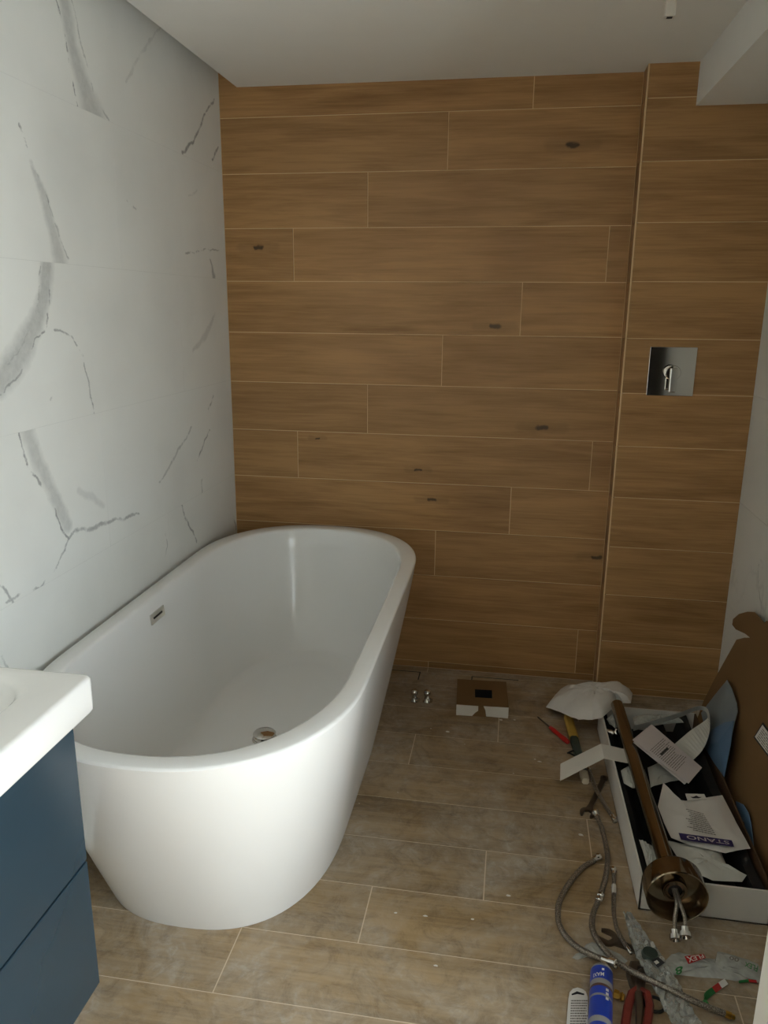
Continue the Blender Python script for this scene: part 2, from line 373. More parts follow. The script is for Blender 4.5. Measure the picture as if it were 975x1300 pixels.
# floor
floor = struct(box('floor', (-.12, REAR-.12, -.10), (W+.3, .14, -.0007), M['grout_floor']))
def tiles_row(parent, lo, hi, joints, make):
    xs = [lo]+sorted(j for j in joints if lo+.01 < j < hi-.01)+[hi]
    for a, b in zip(xs, xs[1:]): make(a+(G/2 if a > lo else 0), b-(G/2 if b < hi else 0))
YF = -.5653
fr = [(-.002, -.047), (-.047, YF+2*PT)]+[(YF+PT*(2-i), YF+PT*(1-i)) for i in range(0, 20)]
fj = [.865, .60]+[1.49-.3045*i for i in range(20)]
for i, (y1, y0) in enumerate(fr):
    if y0 < REAR-.05: break
    j0 = fj[i]; js = [j0+1.2*k for k in range(-6, 8)]
    hi = W-.001
    def mk(a, b, y0=y0, y1=y1): box('tile', (a, max(y0, REAR)+G/2, -.008), (b, y1-G/2, 0), M['floor'], floor)
    if i == 0:                                              # narrow strip along the two back wall planes
        tiles_row(floor, .002, XS-.002, js, mk); continue
    if i == 1:
        tiles_row(floor, .002, XS-.002, js, mk)
        box('tile', (XS+.0016, y0+G/2, -.008), (hi, SY-.002, 0), M['floor'], floor); continue
    tiles_row(floor, .002, hi, js, mk)
# left wall, marble tiles 0.4 x 1.2
wl = struct(box('wall_left', (-.12, REAR-.12, -.1), (-.0003, .14, TOP), M['grout_white']))
LZ = [2.46, 2.055, 1.65, 1.245, .84, .435, .03]
LJ = [-.276, -.876, -.476, -1.076, -.676, -.276, -.876]
lm = [marble('marble_course_%s' % 'abcde'[i], V[i]) for i in range(5)]+[marble('marble_plain')]
for i, z1 in enumerate(LZ):
    z0 = LZ[i+1] if i+1 < len(LZ) else 0
    ys = [-.001]+[LJ[i]-1.202*k for k in range(0, 4) if LJ[i]-1.202*k > REAR]+[REAR]
    for a, b in zip(ys, ys[1:]):
        box('tile', (-.009, b+.0005, z0+.0006), (0, a-.0005, z1-.0006), lm[min(i, 5)], wl)
box('tile', (-.009, REAR, 2.4606), (0, -.001, TOP-.001), lm[5], wl)
# back wall, wood-look tiles 0.2 x 1.2
wb = struct(box('wall_back', (-.12, .0022, -.1), (XS+.02, .14, TOP), M['grout']))
BJ = {-1: [1.197], 0: [.891], 1: [.586], 2: [.285, 1.501], 3: [1.192], 4: [.89], 5: [.587], 6: [.286, 1.499], 7: [1.189], 8: [.882], 9: [.58], 10: [.285, 1.499], 11: [.865]}
for k in range(-2, 12):
    z1 = Z0-PT*k; z0 = max(z1-PT, 0.001) if k < 11 else .001
    z1 = min(z1, TOP-.002)
    def mk(a, b, z0=z0, z1=z1): box('tile', (a, 0, z0+(G/2 if z0 > .01 else 0)), (b, .010, z1-G/2), M['wood'], wb)
    tiles_row(wb, .002, XS-.001, BJ.get(k, [.7]), mk)
# right-hand part of the back wall stands proud by 0.1
ws = struct(box('wall_shower', (XS+.0105, SY+.0022, -.1), (W+.3, .14, TOP), M['grout']))
for k in range(-1, 12):
    z1 = min(Z0-PT*k, TOP-.002); z0 = max(Z0-PT*(k+1), .001)
    if z1-z0 < .012: continue
    box('tile', (XS+.006, SY, z0+G/2), (W-.001, SY+.010, z1-G/2), M['wood'], ws)
    box('tile', (XS+.001, SY+.006, z0+G/2), (XS+.0105, -.001, z1-G/2), M['wood'], ws)
box('corner_profile', (XS+.0005, SY-.0005, .001), (XS+.0058, SY+.0055, TOP-.002), M['grout'], ws)
# right wall with the window opening behind the camera
wr = struct(MB().box((W+.001, REAR-.12, -.1), (W+.3, WY0, TOP)).box((W+.001, WY1, -.1), (W+.3, .0, TOP)).box((W+.001, WY0, -.1), (W+.3, WY1, WZ0)).box((W+.001, WY0, WZ1), (W+.3, WY1, TOP)).build('wall_right', M['grout_white']))
vr = [(963, 720), (962, 745), (966, 768), (964, 794)]; vr = [hit(p, 0, W-.004) for p in vr]
vr2 = [hit(p, 0, W-.004) for p in ((978, 560), (974, 600), (979, 640))]
mr = marble('marble_right', [(a, b, .005, .005, .42) for a, b in list(zip(vr, vr[1:]))+list(zip(vr2, vr2[1:]))], free=True)
for i, z1 in enumerate(LZ):
    z0 = LZ[i+1] if i+1 < len(LZ) else 0
    for a, b in ((SY-.001, -.70), (-.70, -1.93)):
        box('tile', (W-.004, b+.0006, z0+.0006), (W+.004, a-.0006, z1-.0006), mr, wr)
wn = struct(empty('window_1'))
m = MB()
for (a, b, c, d) in ((WY0, WY0+.06, WZ0, WZ1), (WY1-.06, WY1, WZ0, WZ1), (WY0+.06, WY1-.06, WZ0, WZ0+.06), (WY0+.06, WY1-.06, WZ1-.06, WZ1), ((WY0+WY1)/2-.03, (WY0+WY1)/2+.03, WZ0+.06, WZ1-.06)):
    m.box((W+.06, a, c), (W+.11, b, d))
m.build('window_frame', M['paint'], wn)
yc = (WY0+WY1)/2
for a, b in ((WY0+.06, yc-.03), (yc+.03, WY1-.06)): box('pane', (W+.083, a, WZ0+.06), (W+.087, b, WZ1-.06), M['glass'], wn)
struct(box('wall_rear', (-.12, REAR-.12, -.1), (W+.3, REAR, TOP), M['paint']))
# short wall standing out from the right wall between the shower place and the room
PY = -1.93; PX = hit((963, 1255), 1, PY)[0]
struct(box('wall_pier', (PX, PY-.12, 0), (W+.001, PY, CZ), M['paint']))
M['darkpanel'] = plain('dark_panel', (46, 42, 38), .5)
d1 = struct(box('added_dark_panel', (PX+.05, PY+.004, .01), (W-.006, PY+.044, 2.05), M['darkpanel']))  # unseen leaf, added so the mixer plate has something dark to reflect
pyd('panel_handle', *tube([(PX+.10, PY+.043, 1.0), (PX+.10, PY+.085, 1.0), (PX+.11, PY+.09, 1.0), (PX+.22, PY+.09, 1.0)], .009, 10), M['steel'], d1, True)
# ceiling: lowered slab with an open groove along the left wall, and a boxed beam on the right
struct(box('ceiling', (-.12, REAR-.12, TOP), (W+.3, .14, TOP+.1), M['paint']))
struct(box('ceiling_panel', (.074, REAR, CZ), (W+.001, -.0005, TOP+.001), M['paint']))
bsl = hit((883.6, 133.5), 1, SY); bsr = hit((975, 40), 2, 2.225)
beam_x = lambda y: bsl.x+(bsr.x-bsl.x)*(y-SY)/(bsr.y-SY)
bb = [(beam_x(SY-.0005), SY-.0005), (W+.001, SY-.0005), (W+.001, REAR), (1.80, REAR)]
struct(pyd('ceiling_beam', *prism([(x, y, 2.222) for x, y in bb], CZ+.001-2.222), M['paint']))

# ------------------------------------------------------------ bathtub
TC, HW, YN, YFAR, TH = .435, .42, -1.872, -.022, .64
def oval(dx, dyn, dyf, z, cx=TC, e=2.25, n=44):
    hw = HW-dx; yn = YN+dyn; yf = YFAR-dyf; a = min(.47, (yf-yn)/2-.02); out = []
    def pw(c): return math.copysign(abs(c)**(2/e), c)
    for i in range(n+1):
        t = math.pi*i/n; out.append(Vector((cx+hw*pw(math.cos(t)), yf-a+a*pw(math.sin(t)), z)))
    for i in range(1, 5): out.append(Vector((cx-hw, (yf-a)+((yn+a)-(yf-a))*i/5, z)))
    for i in range(n+1):
        t = math.pi+math.pi*i/n; out.append(Vector((cx+hw*pw(math.cos(t)), yn+a+a*pw(math.sin(t)), z)))
    for i in range(1, 5): out.append(Vector((cx+hw, (yn+a)+((yf-a)-(yn+a))*i/5, z)))
    return out
rings = []
for i in range(17):
    t = i/16; z = .0005+(.628-.0005)*t; q = 1-z/TH
    e_ = .268*q**1.12; s_ = .085*q**1.15
    rings.append(oval(s_, e_, e_, z, TC-.030*q, 2.25+.28*q))
for dx, z in ((.0008, .634), (.003, .638), (.007, .640), (.044, .640), (.049, .638), (.053, .630)): rings.append(oval(dx, dx, dx*1.3, z))
for i in range(1, 15):
    t = i/14; z = .630-(.630-.165)*(math.sin(t*math.pi/2)**.9)
    q = (.630-z)/(.630-.165); c_ = 1-math.sqrt(max(0, 1-(q*.985)**2))
    rings.append(oval(.052+.03*q+.085*c_, .052+.14*q+.17*c_, .068+.07*q+.14*c_, z))
rings.append(oval(.20, .44, .36, .164)); rings.append(oval(.30, .65, .55, .163))
v, f = loft(rings, True, True)
tub = thing('bathtub', 'white freestanding oval bathtub along the marble wall', 'bathtub')
sh = pyd('shell', v, f, M['tub'], tub, True)
sh.data.polygons[-1].use_smooth = True
dc = fl(336, 937, .17); dc = Vector((dc.x, dc.y, .1655))
dr = pyd('drain_ring', *lathe(dc, (0, 0, 1), [(.041, 0), (.041, .003), (.036, .006), (.034, .004), (.030, .002)], 28), M['chrome'], tub, True)
pyd('drain_cap', *lathe(dc+Vector((0, 0, .004)), (0, 0, 1), [(.012, 0), (.012, .014), (.036, .015), (.0375, .018), (.034, .022), (.012, .0235)], 28), M['chrome'], tub, True)
# overflow plate on the inner left side
def inner_x(z):
    q = (.630-z)/(.630-.165); return TC-HW+.052+.03*q+.085*(1-math.sqrt(max(0, 1-(q*.985)**2)))
za, zb_ = .556, .590; oy0, oy1 = -1.0, -.905
xa, xb = inner_x(za)+.0005, inner_x(zb_)+.0005
nrm = Vector((zb_-za, 0, xa-xb)).normalized()
ov = pyd('overflow_plate', *prism([(xa, oy0, za), (xa, oy1, za), (xb, oy1, zb_), (xb, oy0, zb_)], .004, nrm), M['chrome'], tub)
fo = bilin((xa, oy0, za), (xa, oy1, za), (xb, oy1, zb_), (xb, oy0, zb_), nrm*.0042)
pyd('overflow_slot', *prism([fo(.18, .42), fo(.82, .42), fo(.82, .60), fo(.18, .60)], .0006, nrm), M['blackrub'], ov)

# ------------------------------------------------------------ washbasin on its blue cabinet
VX = .437; VY1 = -2.026; VY0 = -2.80; VZ0 = .26; VZ1 = .821
van = thing('vanity_cabinet', 'wall-hung dark blue two-drawer cabinet under the washbasin', 'cabinet')
box('body', (.001, VY0, VZ0), (VX-.021, VY1, VZ1), M['blue'], van)
zm = hit((106, 1098), 0, VX).z
box('drawer', (VX-.0195, VY0, zm+.002), (VX, VY1+.001, VZ1-.001), M['blue'], van, .0015, 1)
box('drawer', (VX-.0195, VY0, VZ0), (VX, VY1+.001, zm-.002), M['blue'], van, .0015, 1)
bs = thing('washbasin', 'white ceramic washbasin slab on top of the blue cabinet', 'washbasin')
cx, cy = .2235, (-1.962+VY0-.02)/2; hx, hy = .2225, (-1.962-cy)
bx_, by_ = .205, cy
rg = [rrect(cx, cy, hx-.004, hy-.004, .012, VZ1+.0005), rrect(cx, cy, hx, hy, .014, VZ1+.006), rrect(cx, cy, hx, hy, .014, .886), rrect(cx, cy, hx-.003, hy-.003, .013, .891), rrect(cx, cy, hx-.008, hy-.008, .012, .8925),
      rrect(bx_, by_, .170, hy-.030, .085, .8915), rrect(bx_, by_, .160, hy-.040, .080, .8885), rrect(bx_, by_, .152, hy-.049, .075, .882), rrect(bx_, by_, .147, hy-.055, .07, .866), rrect(bx_, by_, .118, hy-.085, .06, .838), rrect(bx_, by_, .09, hy-.12, .05, .829), rrect(bx_, by_, .03, .06, .02, .828)]
o = pyd('basin_bowl', *loft(rg), M['ceramic'], bs, True)

# ------------------------------------------------------------ shower mixer on the wall
mixr = thing('shower_mixer', 'square chrome shower mixer plate with lever on the wood tiles', 'mixer')
a = hit((824, 440), 1, SY); b = hit((880, 503), 1, SY)
mx0, mx1, mz0, mz1 = a.x+.004, b.x-.004, b.z, a.z
box('plate', (mx0, SY-.010, mz0), (mx1, SY+.001, mz1), M['chrome'], mixr, .0015, 2)
mc = Vector(((mx0+mx1)/2, SY-.009, (mz0+mz1)/2-.002))
pyd('hub', *lathe(mc, (0, -1, 0), [(.027, 0), (.027, .034), (.025, .038), (.010, .039)], 28), M['chrome'], mixr, True)
L = MB(); L.add(*loft([[mc+Vector((s*wd, -.026-d, z)) for s, d in ((-1, 0), (1, 0), (1, .010), (-1, .010))] for wd, z, d0 in ((.014, .020, 0), (.014, -.02, 0), (.012, -.075, 0))]))
box('lever', mc+Vector((-.012, -.050, -.070)), mc+Vector((.012, -.037, .018)), M['chrome'], mixr, .003, 2)

# ------------------------------------------------------------ cable connector hanging from the ceiling
cn = thing('cable_connector', 'small white cable connector hanging from the ceiling', 'connector')
cp = fl(851, 10, 2.29)
box('housing', cp+Vector((-.013, -.013, -.022)), cp+Vector((.013, .013, .022)), M['white'], cn, .003, 2)
pyd('wire', *tube([cp+Vector((0, 0, .02)), cp+Vector((.004, 0, .05)), Vector((cp.x, cp.y, CZ+.002))], .003, 8), M['white'], cn, True)
box('wire_hole', cp+Vector((-.007, -.007, -.0225)), cp+Vector((.007, .007, -.020)), M['inkdark'], cn)

# ------------------------------------------------------------ drains and things by the back wall
def drain(x0, x1, side, label):
    d = thing('shower_drain', label, 'drain', None)
    y0, y1 = -.125, -.052
    box('tile_insert', (x0+.004, y0+.004, -.002), (x1-.004, y1-.006, .0012), M['floor'], d)
    m = MB().box((x0, y1-.006, -.002), (x1, y1, .0016))
    if side > 0: m.box((x1-.005, y0, -.002), (x1, y1-.006, .0016))
    else: m.box((x0, y0, -.002), (x0+.005, y1-.006, .0016))
    m.build('slot', M['blackrub'], d)
drain(.58, .838, 1, 'dark slotted floor drain with tile insert beside the bathtub foot')
drain(1.06, 1.26, -1, 'dark slotted floor drain with tile insert behind the small carton')
def valve(x, y, label=None):
    t = thing('chrome_valve', 'small chrome valve standing on the floor between tub and carton', 'valve', 'pair of chrome valves on the floor')
    pyd('valve_body', *lathe((x, y, 0), (0, 0, 1), [(.017, 0), (.018, .004), (.012, .010), (.010, .022), (.010, .030)], 20), M['chrome'], t, True)
    pyd('outlet', *lathe((x, y, .014), (.7, -.7, .1), [(.007, 0), (.007, .018), (.009, .019), (.009, .027)], 14), M['chrome'], t, True)
    pyd('knob', *lathe((x, y, .030), (0, 0, 1), [(.008, 0), (.014, .003), (.015, .014), (.011, .021), (.004, .023)], 18), M['chrome'], t, True)
p = fl(526, 890); valve(p.x, p.y); p = fl(542, 891); valve(p.x, p.y)
# small carton with a square hole
ct = thing('small_carton', 'small brown carton with a square hole and torn white front', 'carton')
A = fl(579, 908); B = fl(645, 912); hz = .048
A = Vector((A.x, A.y, 0)); B = Vector((B.x, B.y, 0)); dx = (B-A).normalized(); dy = Vector((-dx.y, dx.x, 0)); wd = (B-A).length; dp = .215
def cp_(u, v, z): return A+dx*(u*wd)+dy*(v*dp)+Vector((0, 0, z))
hu0, hu1, hv0, hv1 = .36, .70, .30, .62
pts = [cp_(u, v, hz) for v in (0, hv0, hv1, 1) for u in (0, hu0, hu1, 1)]
fs = [(r*4+c, r*4+c+1, r*4+c+5, r*4+c+4) for r in range(3) for c in range(3) if not (r == 1 and c == 1)]
m = MB(); m.add(pts, fs)
m.add([cp_(0, 0, .0), cp_(1, 0, .0), cp_(1, 1, .0), cp_(0, 1, .0), cp_(0, 0, hz), cp_(1, 0, hz), cp_(1, 1, hz), cp_(0, 1, hz)], [(0, 1, 2, 3), (0, 1, 5, 4), (1, 2, 6, 5), (2, 3, 7, 6), (3, 0, 4, 7)])
m.build('carton_body', M['card'], ct)
m = MB()
zb = lambda u, z: cp_(u, -.006, z)
m.add(*prism([zb(.0, .002), zb(.31, .002), zb(.36, .016), zb(.42, .026), zb(.42, .046), zb(0, .047)], .001, -dy))
m.add(*prism([zb(.58, .004), zb(1, .001), zb(1, .047), zb(.52, .047), zb(.56, .030)], .001, -dy))
m.build('torn_white_lining', M['white'], ct)
pyd('hole_lining', *loft([[cp_(u, v, z) for u, v in ((hu0, hv0), (hu1, hv0), (hu1, hv1), (hu0, hv1))] for z in (hz-.0005, .012)], False, True), M['black'], ct)

# ------------------------------------------------------------ long open carton with its black foam
BX0, BX1, BYN, BYF, BH = 1.575, 1.902, -1.335, -.408, .103
bxf = 1.556
def bxl(y): return BX0+(bxf-BX0)*(y-BYN)/(BYF-BYN)
lc = thing('long_carton', 'long open white carton with brown inside holding the chrome tap', 'carton')
t_ = .005
base = [(BX0, BYN), (BX1, BYN), (BX1, BYF), (bxf, BYF)]
pyd('carton_bottom', *prism([(x, y, .001) for x, y in base], .004), M['card'], lc)
def side_panel(a, b, nin, mt='white'):
    a = Vector((*a, .0005)); b = Vector((*b, .0005)); nin = Vector(nin)
    v, f = loft([[a, b, b+nin*t_, a+nin*t_], [a+Vector((0, 0, BH)), b+Vector((0, 0, BH)), b+nin*t_+Vector((0, 0, BH)), a+nin*t_+Vector((0, 0, BH))]])
    return pyd('side_panel', v, f, M[mt], lc)
side_panel(base[0], base[1], (0, 1, 0)); side_panel(base[1], base[2], (-1, 0, 0), 'cardedge'); side_panel(base[2], base[3], (0, -1, 0)); side_panel(base[3], base[0], (1, 0, 0))
prof = [(.010, .006), (.010, .075), (.028, .075), (.040, .030), (.062, .022), (.075, .062), (.090, .070), (.105, .062), (.118, .020), (.175, .018), (.19, .072), (.222, .078), (.24, .022), (.272, .024), (.285, .088), (.312, .094), (.312, .006)]
rgs = []
for k in range(9):
    y = BYN+.008+(BYF-BYN-.016)*k/8; rgs.append([Vector((bxl(y)+x, y, z*(1+.06*math.sin(k*2.1+i)) if z > .01 else z)) for i, (x, z) in enumerate(prof)])
tag(pyd('foam_insert', *loft(rgs), M['black']), 'black moulded foam insert inside the long white carton', 'foam insert')

# floor-standing bath tap lying across the carton
N_ = Vector((1.646, -1.425, .125)); F_ = Vector((1.614, -.43, .128)); ax = (F_-N_).normalized()
tp = thing('bath_tap', 'chrome floor-standing bath tap, brown reflections tinted in, lying across the long carton', 'tap')
pyd('pipe', *lathe(N_+ax*.045, ax, [(.0225, 0), (.0225, .935), (.018, .938)], 28), M['reflect_tint'], tp, True)
pyd('base_flange', *lathe(N_, ax, [(.030, .036), (.068, .036), (.0705, .030), (.0715, .002), (.073, 0), (.0755, .002), (.0755, .058), (.071, .066), (.060, .069), (.030, .070), (.0228, .074)], 48), M['reflect_tint'], tp, True)
pyd('threaded_nut', *lathe(N_+ax*.022, ax, [(.018, .001), (.020, 0), (.030, 0), (.031, .003), (.031, .0142)], 24, False, False), M['reflect_tint'], tp, True)
pyd('inlet_socket', *lathe(N_+ax*.030, ax, [(.004, 0), (.0185, 0), (.0185, .006)], 24), M['blackrub'], tp, True)
for i, (tx, tz, dxx) in enumerate(((-.008, -.062, -.006), (.014, -.050, .010))):
    p0 = N_+ax*.030+Vector((dxx*.4, 0, 0)); p3 = N_+Vector((tx, -.045, tz))
    h = pyd('tail_hose', *tube([p0, N_+Vector((dxx*.5, -.012, -.006)), N_+Vector((tx, -.032, tz*.55)), p3], .0048, 10), M['braid'], tp, True)
    dd = Vector((0, -.85, -.5))
    pyd('hose_nut', *lathe(p3-dd.normalized()*.006, dd, [(.006, 0), (.010, .002), (.010, .012), (.0135, .013), (.015, .024), (.0125, .026), (.008, .020)], 16), M['chrome'], h, True)
# chrome bath spout body at the far end of the carton
sp = thing('spout_body', 'small chrome spout body in the far end of the long carton', 'fitting')
c = fl(782, 931, .066)
pyd('crossbar', *lathe(c+Vector((-.035, 0, 0)), (1, -.08, 0), [(.011, 0), (.013, .002), (.013, .022), (.010, .024), (.010, .05), (.013, .052), (.013, .060)], 18), M['chrome'], sp, True)
pyd('socket', *lathe(c+Vector((0, 0, .0)), (.15, -.75, .6), [(.010, -.004), (.011, .016), (.0145, .018), (.0145, .034), (.011, .036), (.009, .026)], 20), M['chrome'], sp, True)
# leaflets, printed bag, foam strips
def sheet(name, px, z, th, mat, parent=None, smooth=False):
    pts = [fl(x, y, z if not isinstance(z, (list, tuple)) else z[i]) for i, (x, y) in enumerate(px)]
    return pyd(name, *prism(pts, th), mat, parent), pts
lf = thing('leaflet', 'pale folded instruction leaflet lying across the chrome pipe', 'leaflet')
qz = (.158, .142, .118, .136); qp = [(803, 939.5), (827, 920), (891, 975), (874, 995)]
pa, pb_, pc_ = (fl(*qp[i], qz[i]) for i in (0, 1, 3)); ln_ = (pb_-pa).cross(pc_-pa).normalized(); ln_ *= -1 if ln_.z < 0 else 1
q = [hitplane(p, pa, ln_) for p in qp]
o = pyd('leaf', *prism(q, .002, ln_), M['paperpink'], lf)
pyd('under_leaf', *prism([hitplane(p, pa-ln_*.006, ln_) for p in ((804, 943), (826, 922), (888, 979), (869, 996))], .002, ln_), M['paperpink'], lf)
fn = bilin(q[0], q[3], q[2], q[1], (0, 0, .0026))
print_lines(lambda u, v: fn(v, u), [.30+.033*i for i in range(15)], M['ink'], o, seed=4, thick=.32)
m = MB(); m.add([fn(a, b) for a, b in ((.44, .22), (.48, .22), (.48, .66), (.44, .66))], [(0, 1, 2, 3)]); m.build('print_bar', M['inkdark'], o)
pb = thing('printed_bag', 'white plastic bag with a purple upside-down printed band in the carton', 'bag')
ol = [(835, 1024), (842, 994), (848, 1009), (856, 1015), (870, 1017), (917, 1009.5), (935, 1045), (953, 1077.5), (935, 1080), (921, 1083.5), (905, 1080), (875, 1073), (852, 1064), (843, 1045)]
zz = .105
v, f = pillow([fl(x, y, zz) for x, y in ol], .010, None, 6, .25, 3, 0, 3)
bg = pyd('bag_body', v, f, M['paper'], pb, True)
sheet('hang_tab', [(870, 1008), (894, 1008.5), (897, 1015), (873, 1017)], zz+.006, .0015, M['paper'], pb)
sheet('tab_slot', [(876.5, 1011.8), (881, 1011.5), (884, 1010), (887, 1011.7), (891, 1012), (887, 1013.4), (880, 1013.4)], zz+.0078, .0004, M['inkdark'], pb)
bq = [fl(*p, zz+.0125) for p in ((861.5, 1057.5), (929, 1067), (932, 1075), (864.5, 1066))]
bd = pyd('purple_band', *prism(bq, .0006), M['purple'], pb)
fb = bilin(bq[1], bq[0], bq[3], bq[2], (0, 0, .0010))
text_fit('STANO', lambda u, v: fb(.07+.80*u, .22+.56*v), M['paperpink'], bd)
tq = [fl(*p, zz+.0125) for p in ((866, 1023), (893, 1031), (912, 1062), (870, 1053))]
print_lines(bilin(tq[1], tq[0], tq[3], tq[2]), [.08+.085*i for i in range(11)], M['ink'], bg, seed=9, u0=.05, u1=.95, thick=.4)
# foam sheets in the carton
def loose(name, ol, z, h, mat, label, cat, seed=1, amp=.35, th=None):
    o = pyd(name, *pillow([fl(x, y, z) for x, y in ol], h, None, 6, amp, seed, 0, 3), mat, None, True); return tag(o, label, cat)
loose('foam_sheet', [(847, 1068), (870, 1072), (905, 1080), (916, 1084), (926, 1108), (948, 1112), (942, 1120), (905, 1118), (880, 1108), (862, 1092)], .09, .014, M['foam'], 'crumpled white foam sheet under the printed bag at the carton front', 'foam sheet', 2)
loose('foam_sheet', [(788, 979), (796, 974), (805, 972), (812, 1000), (803, 1001), (792, 995)], .088, .014, M['foam'], 'small white foam flap left of the chrome pipe', 'foam sheet', 5)
loose('foam_sheet', [(811, 1066), (822, 1073), (832, 1078), (838, 1096), (829, 1108), (822, 1102), (818, 1088)], .085, .018, M['foam'], 'crinkled white wrap left of the chrome tap base', 'foam sheet', 8)
loose('foam_sheet', [(822, 975), (838, 968), (868, 990), (850, 993), (834, 997), (826, 1000)], .085, .012, M['foam'], 'grey foam sheet under the folded leaflet', 'foam sheet', 11)
loose('plastic_wrap', [(804, 911), (835, 908), (864, 913), (868, 918), (840, 920), (815, 925), (805, 920)], .096, .020, M['bag'], 'clear wrinkled plastic wrap at the far end of the carton', 'plastic wrap', 12)
loose('plastic_wrap', [(770, 913), (777, 908), (788, 909), (788, 917), (781, 925), (773, 918)], .088, .012, M['bag'], 'small clear wrap beside the white bag and pipe end', 'plastic wrap', 14)
# looped foam strip, given by its two edges
ea = [fl(x, y, z) for x, y, z in ((804, 928, .122), (832, 920, .128), (862, 911, .140), (884, 902, .160), (895, 903, .170), (898, 911, .170), (892, 917, .165), (876, 928, .138), (856, 945, .106))]
eb = [fl(x, y, z) for x, y, z in ((804, 922, .150), (832, 914, .156), (862, 905, .168), (884, 897, .185), (897, 899, .195), (901, 912, .190), (900, 932, .176), (892, 952, .132), (880, 965, .104))]
ea = smooth_path(ea, 5); eb = smooth_path(eb, 5); rg = []
for a_, b_ in zip(ea, eb):
    n_ = Vector((.3, -.3, 1)).normalized()*.0012; rg.append([a_, b_, b_+n_, a_+n_])
tag(pyd('foam_strip', *loft(rg), M['foam']), 'long off-white foam strip looping above the carton', 'foam strip')
# folded white strip over the carton's left edge
up = [fl(711.5, 969.5, .035), fl(763, 944, .110), fl(801, 953, .100)]; dn = [fl(711, 991, .022), fl(767, 962.5, .108), fl(805, 970, .098)]
m = MB(); vv = up+dn; m.add(vv+[p-Vector((0, 0, .002)) for p in vv], [(0, 1, 4, 3), (1, 2, 5, 4), (6, 9, 10, 7), (7, 10, 11, 8), (0, 6, 7, 1), (1, 7, 8, 2), (3, 4, 10, 9), (4, 5, 11, 10), (0, 3, 9, 6), (2, 8, 11, 5)])
tag(m.build('card_strip', M['white']), 'folded white card strip hanging over the left edge of the carton', 'card strip')
# pale blue film sheets between the carton and the cardboard
m = MB()
fp0 = Vector((1.900, 0, 0)); fpn = Vector((1, 0, -.2)).normalized()
def onfilm(px): return hitplane(px, fp0, fpn)
def film_sheet(name, px, bulge, mat, label):
    pts = [onfilm(p) for p in px]
    c = sum(pts, Vector())/len(pts); v = pts+[c-fpn*bulge]+[p+fpn*.002 for p in pts]; n = len(pts)
    f = [(i, (i+1) % n, n) for i in range(n)]+[tuple(n+1+i for i in range(n))[::-1]]+[(i, (i+1) % n, n+1+(i+1) % n, n+1+i) for i in range(n)]
    return tag(pyd(name, v, f, mat), label, 'plastic film')
film_sheet('plastic_film', [(890, 905), (906, 884), (923, 863), (929, 875), (935, 893), (936, 903), (932, 918), (926, 945), (920, 982), (912, 960), (897, 935)], .008, M['lightblue'], 'grey-blue plastic film standing at the far right of the carton')
fp0 = Vector((1.874, 0, 0))
film_sheet('plastic_film', [(892, 945), (904, 926), (920, 917), (931, 915), (927, 945), (919, 986), (906, 968)], .006, M['blueprint'], 'bright blue folded film in front of the grey-blue film')
fp0 = Vector((1.903, 0, 0))
film_sheet('plastic_film', [(934, 1017), (943, 1021), (950, 1032), (953, 1045), (957, 1080), (953, 1080), (947, 1048), (941, 1033), (936, 1042)], .003, M['blueprint'], 'narrow blue film strip beside the printed bag')

# ------------------------------------------------------------ big cardboard leaning on the right wall
cb = thing('cardboard_sheet', 'large brown cardboard sheet leaning on the right wall behind the carton', 'cardboard')
c0 = Vector((1.915, 0, 0)); cn_ = Vector((1, 0, -.2)).normalized()
def oncard(px): return hitplane(px, c0, cn_)
top = [oncard(p) for p in ((893, 890), (906, 864), (916, 846), (935, 812), (945, 809.5), (952, 809.5), (946, 804.5), (934, 799), (929.5, 793), (930.5, 786), (938, 779.5), (949, 776.5), (957, 777), (964, 784), (970, 791), (973, 788), (978, 794), (996, 806))]
t0 = top[0]; tl = top[-1]
ptl = [Vector((c0.x+.0003, t0.y-.004, .002))]+top+[tl+Vector((0, -.45, 0)), Vector((c0.x+.0003, tl.y-.50, .002))]
cbs = pyd('board', *prism(ptl, .004, cn_), M['card'], cb)
sq = [oncard(p)-cn_*.0006 for p in ((957, 936), (969, 917), (1010, 972), (998, 991))]
sk = pyd('sticker_border', *prism(sq, .0006, -cn_), M['inkdark'], cb)
fq = bilin(sq[0], sq[3], sq[2], sq[1], -cn_*.0012)
st = pyd('sticker', *prism([fq(.03, .10), fq(.97, .10), fq(.97, .90), fq(.03, .90)], .0005, -cn_), M['paper'], cb)
fq2 = lambda u, v: fq(u, v)-cn_*.0009
print_lines(fq2, [.18+.11*i for i in range(6)], M['ink'], st, seed=5, thick=.4)

# ------------------------------------------------------------ white bag on the carton's far end
ol = [(693, 898), (702, 886), (712, 878), (740, 873.5), (765, 872.5), (790, 873), (803, 881), (801, 893), (791, 893), (783, 889), (779, 899), (764, 912), (752, 914), (735, 914), (720, 909), (712, 905)]
bz = lambda x: .030+.0735*max(0, min(1, (x-700)/55))
bv_, bf_ = pillow([fl(x, y, bz(x)) for x, y in ol], .062, None, 9, .10, 21, 0, 3)
nb = len(ol)*3; bf_ = [f for f in bf_ if f != tuple(range(nb))[::-1]]; c_ = sum((Vector(q) for q in bv_[:nb]), Vector())/nb
bv_.append((c_.x, c_.y, .112)); bf_ += [((i+1) % nb, i, len(bv_)-1) for i in range(nb)]        # underside folds over the carton corner
tag(pyd('paper_bag', bv_, bf_, M['paper'], None, True), 'white crumpled paper bag resting on the far end of the carton', 'bag')
